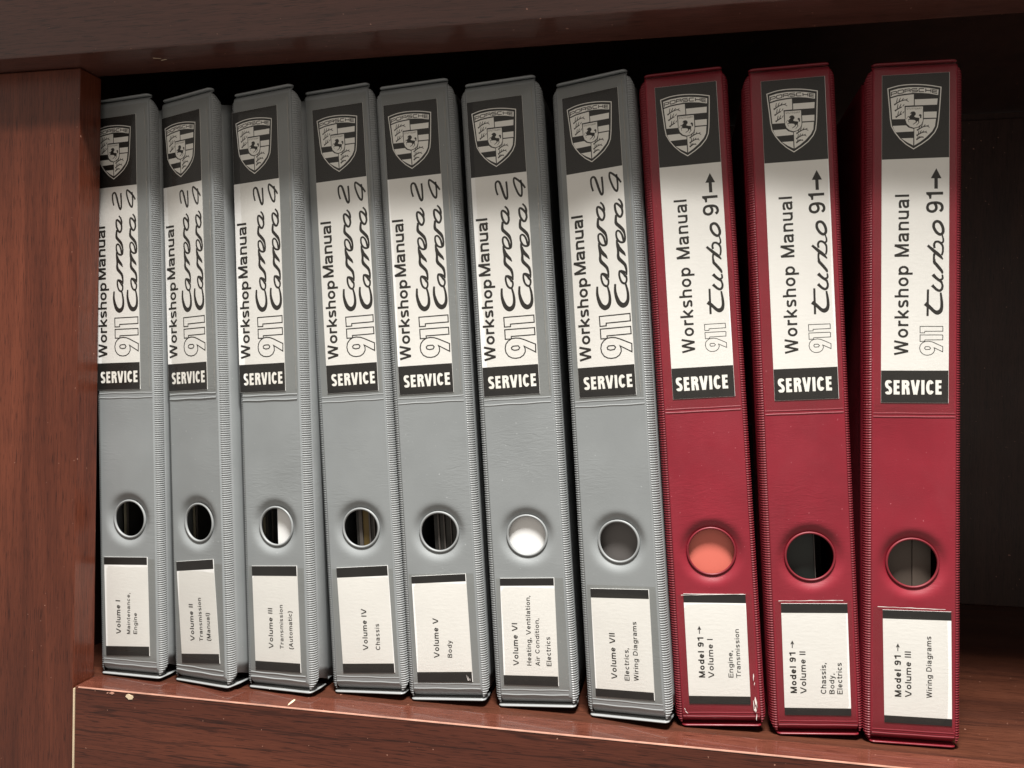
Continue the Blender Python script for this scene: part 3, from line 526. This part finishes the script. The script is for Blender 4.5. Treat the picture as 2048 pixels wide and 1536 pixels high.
def crest_mesh():
    C = DATA['crest']; k = Ink()
    k.poly(C['rim'], 2, .015)
    rim = catmull(C['rim'][:6], False, 3) + [np.array(p) for p in C['rim'][6:]]
    k.stroke([p for p in rim], .42, True, 0)
    k.poly(C['band'], 0, -.03)
    for P in C['white'][:-1]: k.poly(P, 0, -.03)
    k.traced(C['antler'], 1, -.045)
    sh = C['white'][-1]
    k.stroke(sh, .34, True, 1, -.075)
    k.poly(sh, 0, -.115)
    for P in C['horse']: k.poly(P, 1, -.13)
    a, b_, t = C['stutt']
    write(k, 'STUTTGART', a, b_, abs(t[1] - a[1]), .16, .14, 3, -.13)
    SQ = {'P': [[(0, -.15), (0, .95), (.88, .95), (1, .85), (1, .45), (.88, .35), (0, .35)]],
          'O': [[(.1, 0), (.9, 0), (1, .1), (1, .85), (.9, .95), (.1, .95), (0, .85), (0, .1), (.1, 0)]],
          'R': [[(0, 0), (0, .95), (.88, .95), (1, .85), (1, 0)], [(0, .42), (1, .42)]],
          'S': [[(1, .95), (.1, .95), (0, .85), (0, .58), (.1, .48), (.9, .48), (1, .38), (1, .1), (.9, 0), (0, 0)]],
          'C': [[(1, .95), (.1, .95), (0, .85), (0, .1), (.1, 0), (1, 0)]],
          'H': [[(0, -.05), (0, 1)], [(1, -.05), (1, 1)], [(0, .48), (1, .48)]],
          'E': [[(1, .95), (0, .95), (0, 0), (1, 0)], [(0, .48), (.95, .48)]]}
    for ch, bl, br_, tl in C['porsche']:
        bl, br_, tl = map(np.array, (bl, br_, tl))
        for st in SQ[ch]:
            k.stroke([bl + (br_ - bl) * p[0] + (tl - bl) * p[1] for p in st], .37, False, 1, -.05)
    return k.mesh('crest')
def rect_mesh(name, x0, x1, z0, z1, y0, y1, jit=0.0):
    return box(name, x0 * MMU, x1 * MMU, y1 * MMU, y0 * MMU, z0 * MMU, z1 * MMU)
SH = {'grey': title_print('grey'), 'red': title_print('red')}
ME_crest = crest_mesh()
ME_paper = rect_mesh('title_paper', -LW / 2, LW / 2, -LH / 2, LH / 2, -.05, -.27)
ME_head = rect_mesh('crest_panel', -LW / 2 + .05, LW / 2 - .12, LH / 2 - H1, LH / 2 - .05, -.2705, -.285)
ME_serv = rect_mesh('service_panel', -LW / 2 + .05, LW / 2 - .12, -LH / 2 + .05, -LH / 2 + H3, -.2705, -.285)

# ------------------------------------------------------------------ binder geometry (local mm: x across, y into shelf, z up from the base)
ZB = 231.5
def binder(i):
    bx, by, bz, yaw, lean, hdx = DATA['b'][i]
    kind = 'grey' if i < 7 else 'red'
    ZT = (317, 316.8, 316.6, 316.8, 316.6, 316.2, 314.8, 313.6, 313.2, 312.6)[i]; D = ZT - 317
    Rm = Matrix.Rotation(yaw, 4, 'Z') @ Matrix.Rotation(lean, 4, 'Y')
    base = Vector((bx, by, bz)) + Rm.to_3x3() @ Vector((hdx, 0, -ZB * MMU))
    root = empty('ring_binder', base, Rm.to_euler())
    low = (Rm.to_3x3() @ Vector((-19 * MMU, 0, 0))).z
    root.location.z = max(-low, 0) + .0006
    vin, rib, lip = M[kind], M[kind + '_rib'], M[kind + '_lip']
    def place(V):
        """bodies behind the hinges stay square to the shelf although the spine is twisted"""
        V = np.array(V, float)
        t = np.clip((V[:, 1] - 4.0) / 9.0, 0, 1); t = t * t * (3 - 2 * t)
        a = -yaw * t
        x = V[:, 0] * np.cos(a) - V[:, 1] * np.sin(a) * 0
        yv = V[:, 1] + V[:, 0] * np.sin(a)
        # far body: true rotation of depth
        x = x - np.maximum(V[:, 1] - 13, 0) * np.sin(a)
        return np.stack([x, yv, V[:, 2]], 1) * MMU
    def mk(name, V, F, mat, smooth=True, parent=root):
        return add(name, mesh(name, place(V), F, smooth), parent, mat)
    # --- spine panel with the finger hole
    hz = 85.6 if kind == 'grey' else 83.1
    RH = 10.0 if kind == 'grey' else 11.1
    S_, dep = 17.0, 2.0
    V, F = [], []
    nA, nR = 72, 16
    for a in range(nA):
        th = 2 * math.pi * a / nA
        cth, sth = math.cos(th), math.sin(th)
        ro = S_ / max(abs(cth), abs(sth))
        for r in range(nR + 1):
            q = (r / nR) ** 1.25
            rho = RH + (ro - RH) * q
            fall = math.exp(-((rho - RH) / 3.0) ** 2) * (1 - q ** 6)
            lipin = .35 * max(0, 1 - (rho - RH) / .8) if rho - RH < .8 else 0
            V.append((rho * cth, dep * fall + lipin, hz + rho * sth))
    for a in range(nA):
        b = (a + 1) % nA
        for r in range(nR):
            F.append((a * (nR + 1) + r, a * (nR + 1) + r + 1, b * (nR + 1) + r + 1, b * (nR + 1) + r))
    def sheet(us, zs, yf):
        b0 = len(V)
        for z in zs:
            for u in us: V.append((u, yf(u, z), z))
        for p in range(len(zs) - 1):
            for q in range(len(us) - 1):
                F.append((b0 + p * len(us) + q, b0 + p * len(us) + q + 1, b0 + (p + 1) * len(us) + q + 1, b0 + (p + 1) * len(us) + q))
    rr_ = random.Random(i * 7 + 1)
    ph = [rr_.uniform(0, 6) for _ in range(4)]
    def flat(u, z):
        e = 0.0
        if z < 6.0: e += 4.4 * ((6.0 - z) / 4.7) ** 2.0
        if z > 313.2 + D: e += 2.6 * ((z - 313.2 - D) / 2.6) ** 2.2
        return e
    us = [-17, -11, -6, 0, 6, 11, 17]
    sheet(us, [1.3, 1.7, 2.2, 2.8, 3.5, 4.3, 5.1, 6.0, 12, 30, 50, hz - S_], flat)
    sheet(us, [hz + S_] + list(np.linspace(hz + S_ + 10, 298, 12)) + [308 + D, 313.2 + D, 313.9 + D, 314.6 + D, 315.2 + D, 315.7 + D], flat)
    for sgn in (-1, 1):
        ue = [sgn * q for q in (17.0, 17.5, 17.9, 18.15, 18.25)]
        off = {17.0: 0, 17.5: -.05, 17.9: .06, 18.15: .38, 18.25: .9}
        zz = [1.3, 1.7, 2.2, 2.8, 3.5, 4.3, 5.1, 6.0, 12, 40, 80, 120, 200, 298, 306 + D, 313.2 + D, 313.9 + D, 314.6 + D, 315.2 + D, 315.7 + D]
        sheet(ue if sgn > 0 else ue[::-1], zz, lambda u, z: flat(u, z) + off[round(abs(u), 2)])
    mk('spine_panel', V, F, vin)
    # --- finger ring
    V, F = [], []
    n1, n2, rm = 64, 12, (.66 if kind == 'grey' else .58)
    for a in range(n1):
        th = 2 * math.pi * a / n1
        for b in range(n2):
            ph_ = 2 * math.pi * b / n2
            q = RH + rm * math.cos(ph_) * .95
            V.append((q * math.cos(th), dep - .35 + rm * math.sin(ph_) * 1.1, hz + q * math.sin(th)))
    for a in range(n1):
        for b in range(n2):
            F.append((a * n2 + b, ((a + 1) % n1) * n2 + b, ((a + 1) % n1) * n2 + (b + 1) % n2, a * n2 + (b + 1) % n2))
    mk('finger_ring', V, F, rib)
    # --- ribbed hinges
    for sgn in (-1, 1):
        ex = .0 if i < 2 or (kind == 'red' and sgn > 0) else .45
        prof = [(18.2, .75), (19.0, 1.1), (19.75 + ex * .6, 1.9), (20.15 + ex * .8, 2.9), (20.35 + ex, 4.0), (20.4 + ex, 5.2)]
        pitch = 1.16
        z0, z1 = 1.8, 314.2 + D
        zb = (1.8, 2.0, 2.6, 3.4, 4.4, 5.2); zt = [316.0 + D - q * 1.15 for q in zb]
        nr = int((z1 - z0) / pitch)
        ks = (0, .16, .5, .66, .83)
        hs = (0, .85, 1.0, .55, 0)
        V, F = [], []
        rows = []
        for r in range(nr):
            for kk, hh in zip(ks, hs): rows.append((z0 + (r + kk) * pitch, hh))
        rows.append((z1, 0))
        nn = [(.35, -.94), (.55, -.83), (.75, -.66), (.88, -.47), (.96, -.28), (1, 0)]
        amp = [.22, .46, .52, .52, .46, .10]
        for z, hh in rows:
            # the ends taper round to the base
            for (u, w), (nx, ny), am, za, zz_ in zip(prof, nn, amp, zb, zt):
                e = max(0, za + 1.5 - z) + max(0, z - zz_ + 1.5); e = min(e, 1.5)
                V.append((sgn * (u + nx * am * hh - .25 * e * (u - 18.2)), w + ny * am * hh + .18 * e * e, min(max(z, za), zz_)))
        c = len(prof)
        for r in range(len(rows) - 1):
            for q in range(c - 1):
                f = (r * c + q, r * c + q + 1, (r + 1) * c + q + 1, (r + 1) * c + q)
                F.append(f if sgn > 0 else f[::-1])
        mk('ribbed_hinge', V, F, rib, False)
        # --- cover board
        prof = [(20.35 + ex, 5.0, 7.2), (20.7 + ex, 6.0, 6.6), (20.75 + ex, 8, 5.6), (20.4 + ex * .7, 11, 4.2), (19.5, 14, 2.2), (19.2, 20, 2.0), (19.1, 60, 2.0), (19.1, 284, 2.0), (18.6, 285, 2.2), (17.4, 285, 2.2), (16.9, 284, 2.2), (16.9, 14, 2.4), (17.6, 8, 5.6), (18.4, 5.0, 7.0)]
        V, F = [], []
        zs = [0, .02, .06, .5, .94, .98, 1]
        ins = [.9, .25, 0, 0, 0, .25, .9]
        for t, e in zip(zs, ins):
            for (u, w, zl) in prof:
                V.append((sgn * (u - e * (.5 if u > 18.5 else -.1)), w, zl + t * (315.6 + D - 2 * zl)))
        c = len(prof)
        for r in range(len(zs) - 1):
            for q in range(c):
                f = (r * c + q, r * c + (q + 1) % c, (r + 1) * c + (q + 1) % c, (r + 1) * c + q)
                F.append(f if sgn > 0 else f[::-1])
        F.append(tuple(range(c))[::-1]); F.append(tuple(range((len(zs) - 1) * c, len(zs) * c)))
        mk('cover_board', V, F, vin)
    # --- end lips
    def lip_mesh(z0, z1, front, ue, back=None):
        out = []
        for a in range(0, 91, 15): out.append((ue - 2.2 + 2.2 * math.sin(R(a)), front + 2.2 - 2.2 * math.cos(R(a))))
        out += [(ue + .4, 7), (ue + .2, 11)] if back is None else [(ue, back)]
        P = [(-u, w) for u, w in out[::-1]] + out
        V, F = [], []
        lay = [(z0, .35), (z0 + .3 * (z1 - z0), 0), (z0 + .7 * (z1 - z0), 0), (z1, .35)]
        for z, e in lay:
            for u, w in P: V.append((u - e * (1 if u > 0 else -1) * (abs(u) / ue) ** 4, w + e * (1 if w < front + 1.5 else 0), z))
        c = len(P)
        for r in range(len(lay) - 1):
            for q in range(c):
                F.append((r * c + q, r * c + (q + 1) % c, (r + 1) * c + (q + 1) % c, (r + 1) * c + q))
        F.append(tuple(range(c))[::-1]); F.append(tuple(range((len(lay) - 1) * c, len(lay) * c)))
        return V, F
    fr_ = -.35 if kind == 'grey' else .25
    V, F = lip_mesh(.15, .95, fr_, 19.6 if kind == 'grey' else 18.6); mk('base_lip', V, F, lip)
    V, F = lip_mesh(ZT - 1.0, ZT, -.2 if kind == 'grey' else .2, 18.3, 3.0); mk('top_lip', V, F, lip if kind == 'red' else M['grey'])
    # --- weld seams of the pockets
    def seam(z, x0, x1, hump, wid=.42):
        V, F = [], []
        n = 14
        for q in range(n + 1):
            x = x0 + (x1 - x0) * q / n
            zz = z + .12 * math.sin(q * .9 + ph[0] + z) * (.4 + .6 * (kind == 'grey'))
            for e, hh in ((-wid, .02), (-wid * .5, -hump * .8), (0, -hump), (wid * .5, -hump * .8), (wid, .02)):
                V.append((x, hh, zz + e))
        for q in range(n):
            for e in range(4): F.append((q * 5 + e, (q + 1) * 5 + e, (q + 1) * 5 + e + 1, q * 5 + e + 1))
        return V, F
    hump = .20 if kind == 'grey' else .20
    if i in (1, 2): hump = .38
    sz = (-77.0, -79.5) if kind == 'grey' else (-79.9, -81.5)
    bz_ = (-222.9, -225.3) if kind == 'grey' else (-224.8, -226.6)
    xr = 16.6 if i in (1, 2, 5) else 17.6
    for zz in sz + bz_:
        V, F = seam(ZB + zz, -17.7, xr, hump * (1 if zz in (sz[1], bz_[1]) else .7)); mk('weld_seam', V, F, rib)
    # --- title label and its pocket film
    lab = add('title_label', ME_paper, root, M['paper'], (-hdx, 0, ZB * MMU))
    add('crest_panel', ME_head, lab, M['panel'])
    add('service_panel', ME_serv, lab, M['panel'])
    add('crest', ME_crest, lab, [M['paper_w'], M['ink'], M['panel'], M['ink_soft']], (0, -.00032, 0))
    add('title_lettering', SH[kind]['lettering'], lab, M['ink'], (0, -.00029, 0))
    add('outline_number', SH[kind]['number'], lab, M['ink'], (0, -.00029, 0))
    add('service_lettering', SH[kind]['service'], lab, M['paper_w'], (0, -.00031, 0))
    def filmsheet(z0, z1, x0, x1, y, seed, amp):
        r = random.Random(seed); V, F = [], []
        nu, nz = 8, max(8, int((z1 - z0) / 7))
        pa = [r.uniform(0, 6) for _ in range(5)]
        for q in range(nz + 1):
            z = z0 + (z1 - z0) * q / nz
            for p in range(nu + 1):
                u = x0 + (x1 - x0) * p / nu
                e = min(min(p, nu - p) / 1.5, min(q, nz - q) / 1.5, 1)
                d = amp * e * (.5 + .3 * math.sin(z * .045 + pa[0]) + .2 * math.sin(z * .11 + u * .15 + pa[1]))
                V.append((u, y * e - (1 - e) * .02 - d, z))
        for q in range(nz):
            for p in range(nu): F.append((q * (nu + 1) + p, q * (nu + 1) + p + 1, (q + 1) * (nu + 1) + p + 1, (q + 1) * (nu + 1) + p))
        return V, F   # faces look out of the shelf (-y)
    V, F = filmsheet(ZB + sz[0] + .5, ZB + 80.5, -17.6, 17.4, -.58, i, .35)
    mk('clear_pocket', V, F, M['film'])
    if kind == 'grey':      # lamp's streak on the folded film edge, painted as a pale strip
        rb = random.Random(i + 90); k = Ink(); pts = []; wd = []
        for t in range(60):
            z = ZB + 78 - 152 * t / 59
            pts.append((16.3 + .25 * math.sin(t * .13 + ph[1]) + rb.uniform(-.04, .04), z)); wd.append(.16 + .45 * rb.random() ** 2 * (1.3 if t < 30 else .6))
        k.stroke(pts, wd, False, 0, -.66)
        add('film_edge_highlight', k.mesh('film_edge_highlight'), root, M['fold_highlight'])
    # --- volume label
    q = DATA['quad'][i]
    def P(u, v, y): return ((u - hdx * 1000), y, ZB + v)
    TL, TR, BL, BR = [np.array(k) for k in q]
    TF = (.079, .094, .096, .095, .070, .072, .085, .080, .085, .078)[i]
    BF = (.094, .091, .085, .086, .094, .089, .070, .071, .064, .062)[i]
    def quadbox(a, b, c_, d, y0, y1):      # TL TR BR BL in spine mm
        V = [P(*p, y0) for p in (a, b, c_, d)] + [P(*p, y1) for p in (a, b, c_, d)]
        return [(x * MMU, y * MMU, z * MMU) for x, y, z in V], [(3, 2, 1, 0), (4, 5, 6, 7), (0, 1, 5, 4), (1, 2, 6, 5), (2, 3, 7, 6), (3, 0, 4, 7)][::-1]
    V, F = quadbox(TL, TR, BR, BL, -.27, -.05)
    vl = add('volume_label', mesh('volume_label', V, F), root, M['paper'])
    e = .006
    def ip(s, t): return (TL * (1 - s) + TR * s) * (1 - t) + (BL * (1 - s) + BR * s) * t
    for t0, t1 in ((.0015, TF), (1 - BF, 1.001)):
        V, F = quadbox(ip(-.001, t0), ip(.990 if kind == 'grey' else 1.001, t0), ip(.990 if kind == 'grey' else 1.001, t1), ip(-.001, t1), -.285, -.2705)
        add('black_band', mesh('black_band', V, F), vl, M['panel'])
    k = Ink()
    for s_, a, b, cap, wt in DATA['vol'][i]:
        write(k, s_, P(*a, 0)[::2], P(*b, 0)[::2], cap, (.165, .185, .22)[wt], .17)
    add('volume_lettering', k.mesh('volume_lettering'), vl, M['ink'], (0, -.00029, 0))
    ftop = -167.0 if kind == 'grey' else -168.6
    V, F = filmsheet(ZB + bz_[0] + .4, ZB + ftop, -17.6, 17.2, -.52, i + 40, .22)
    mk('clear_pocket', V, F, M['film'])
    # --- what shows through the finger hole
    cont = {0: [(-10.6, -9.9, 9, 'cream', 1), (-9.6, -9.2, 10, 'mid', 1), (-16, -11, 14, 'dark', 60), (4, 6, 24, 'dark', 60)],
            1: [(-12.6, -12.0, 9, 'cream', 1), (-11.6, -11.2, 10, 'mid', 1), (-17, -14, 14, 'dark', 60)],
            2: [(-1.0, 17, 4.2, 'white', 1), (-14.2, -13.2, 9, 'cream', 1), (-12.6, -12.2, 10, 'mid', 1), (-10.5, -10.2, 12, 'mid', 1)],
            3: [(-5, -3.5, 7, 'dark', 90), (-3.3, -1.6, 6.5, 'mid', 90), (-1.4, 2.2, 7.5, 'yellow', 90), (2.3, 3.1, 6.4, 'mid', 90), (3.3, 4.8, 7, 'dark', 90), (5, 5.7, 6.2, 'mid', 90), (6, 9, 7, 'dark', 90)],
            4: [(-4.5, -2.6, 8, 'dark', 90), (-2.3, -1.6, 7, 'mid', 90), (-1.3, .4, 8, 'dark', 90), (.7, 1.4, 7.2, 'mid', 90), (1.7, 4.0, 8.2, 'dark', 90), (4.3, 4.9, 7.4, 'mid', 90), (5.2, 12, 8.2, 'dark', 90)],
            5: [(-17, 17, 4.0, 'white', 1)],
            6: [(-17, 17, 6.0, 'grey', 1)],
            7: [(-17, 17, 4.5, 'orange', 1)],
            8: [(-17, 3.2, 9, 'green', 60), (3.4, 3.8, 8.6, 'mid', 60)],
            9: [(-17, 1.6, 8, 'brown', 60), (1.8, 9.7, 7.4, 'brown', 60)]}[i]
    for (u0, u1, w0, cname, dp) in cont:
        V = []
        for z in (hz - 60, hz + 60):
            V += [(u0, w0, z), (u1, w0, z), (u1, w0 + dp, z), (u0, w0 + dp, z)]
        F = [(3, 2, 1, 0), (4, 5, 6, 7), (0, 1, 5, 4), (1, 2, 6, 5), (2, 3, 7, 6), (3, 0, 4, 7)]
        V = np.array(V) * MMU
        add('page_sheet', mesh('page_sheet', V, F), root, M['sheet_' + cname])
    # paper block deep inside
    V = []
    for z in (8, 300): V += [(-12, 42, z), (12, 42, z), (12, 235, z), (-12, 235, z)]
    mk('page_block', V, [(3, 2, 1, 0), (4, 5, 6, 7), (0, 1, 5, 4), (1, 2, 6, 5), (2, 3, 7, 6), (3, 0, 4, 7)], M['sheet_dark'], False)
    # --- wear
    def scuff(pts, w, y=-.62):
        k = Ink(); k.stroke(catmull(pts, False, 3) if len(pts) > 2 else pts, w, False, 0, y)
        # irregular width
        add('scuff', k.mesh('scuff'), root, M['scuff'])
    if i == 7:
        r = random.Random(3)
        for a, b, w in (((15.9, 25.5), (15.6, 22.0), .5), ((16.1, 21.5), (15.9, 19.8), .25), ((15.9, 14.5), (16.2, 10.5), .8), ((15.0, 13.0), (15.2, 8.0), .35), ((16.0, 10.2), (15.9, 7.2), .5),
                        ((16.2, 6.6), (15.9, 3.4), .35), ((15.5, 9.0), (15.7, 7.6), .5), ((16.6, 12.6), (16.5, 9.0), .25), ((-16.9, 8.0), (-15.6, 6.6), .3), ((-17.0, 9.2), (-16.6, 8.2), .3)):
            m_ = [a[0] * (1 - t) + b[0] * t + r.uniform(-.15, .15) for t in (0, .33, .66, 1)]
            k = Ink(); k.stroke([(m_[j], a[1] * (1 - t) + b[1] * t) for j, t in enumerate((0, .33, .66, 1))], [w * .2, w * r.uniform(.7, 1.1), w * r.uniform(.5, 1), w * .15], False, 0, -.75)
            add('scuff', k.mesh('scuff'), root, M['scuff'])
    if i == 4:
        k = Ink()
        for a, b, w in (((10.6, 13.4), (11.5, 10.6), .35), ((11.2, 13.0), (12.0, 10.8), .25), ((12.2, 12.0), (12.6, 10.7), .2)): k.stroke([a, b], [w * .2, w], False, 0, -.62)
        add('scuff', k.mesh('scuff'), root, M['scuff'])
    if i >= 7:      # highlight painted along the upper film edge of the lower pocket
        r = random.Random(i)
        k = Ink(); pts = [(-15.5 + 29 * t / 12, ZB + ftop + .1 + r.uniform(-.08, .08)) for t in range(13)]
        k.stroke(pts, [r.uniform(.12, .34) for _ in pts], False, 0, -.55)
        add('film_edge_highlight', k.mesh('film_edge_highlight'), root, M['scuff'])
    return root

LAB = ['grey ring binder at the wooden post, lower label reading Volume I Maintenance, Engine',
       'grey ring binder with crooked lower label reading Volume II Transmission (Manual)',
       'grey ring binder half filled by white in its finger hole, reading Volume III Transmission (Automatic)',
       'grey ring binder with lower label reading Volume IV Chassis',
       'grey ring binder with lower label reading Volume V Body, scratched black band',
       'grey ring binder with all white finger hole, reading Volume VI Heating, Ventilation, Air Condition, Electrics',
       'grey ring binder beside the first red one, reading Volume VII Electrics, Wiring Diagrams',
       'red ring binder with orange finger hole and white scuffs, Model 91 Volume I',
       'red ring binder between two red ones, lower label Model 91 Volume II Chassis, Body, Electrics',
       'upright red ring binder beside the empty shelf, Model 91 Volume III Wiring Diagrams']
for i in range(10):
    r = binder(i)
    r['label'] = LAB[i]; r['category'] = 'ring binder'; r['group'] = 'workshop manual ring binders standing on the shelf'
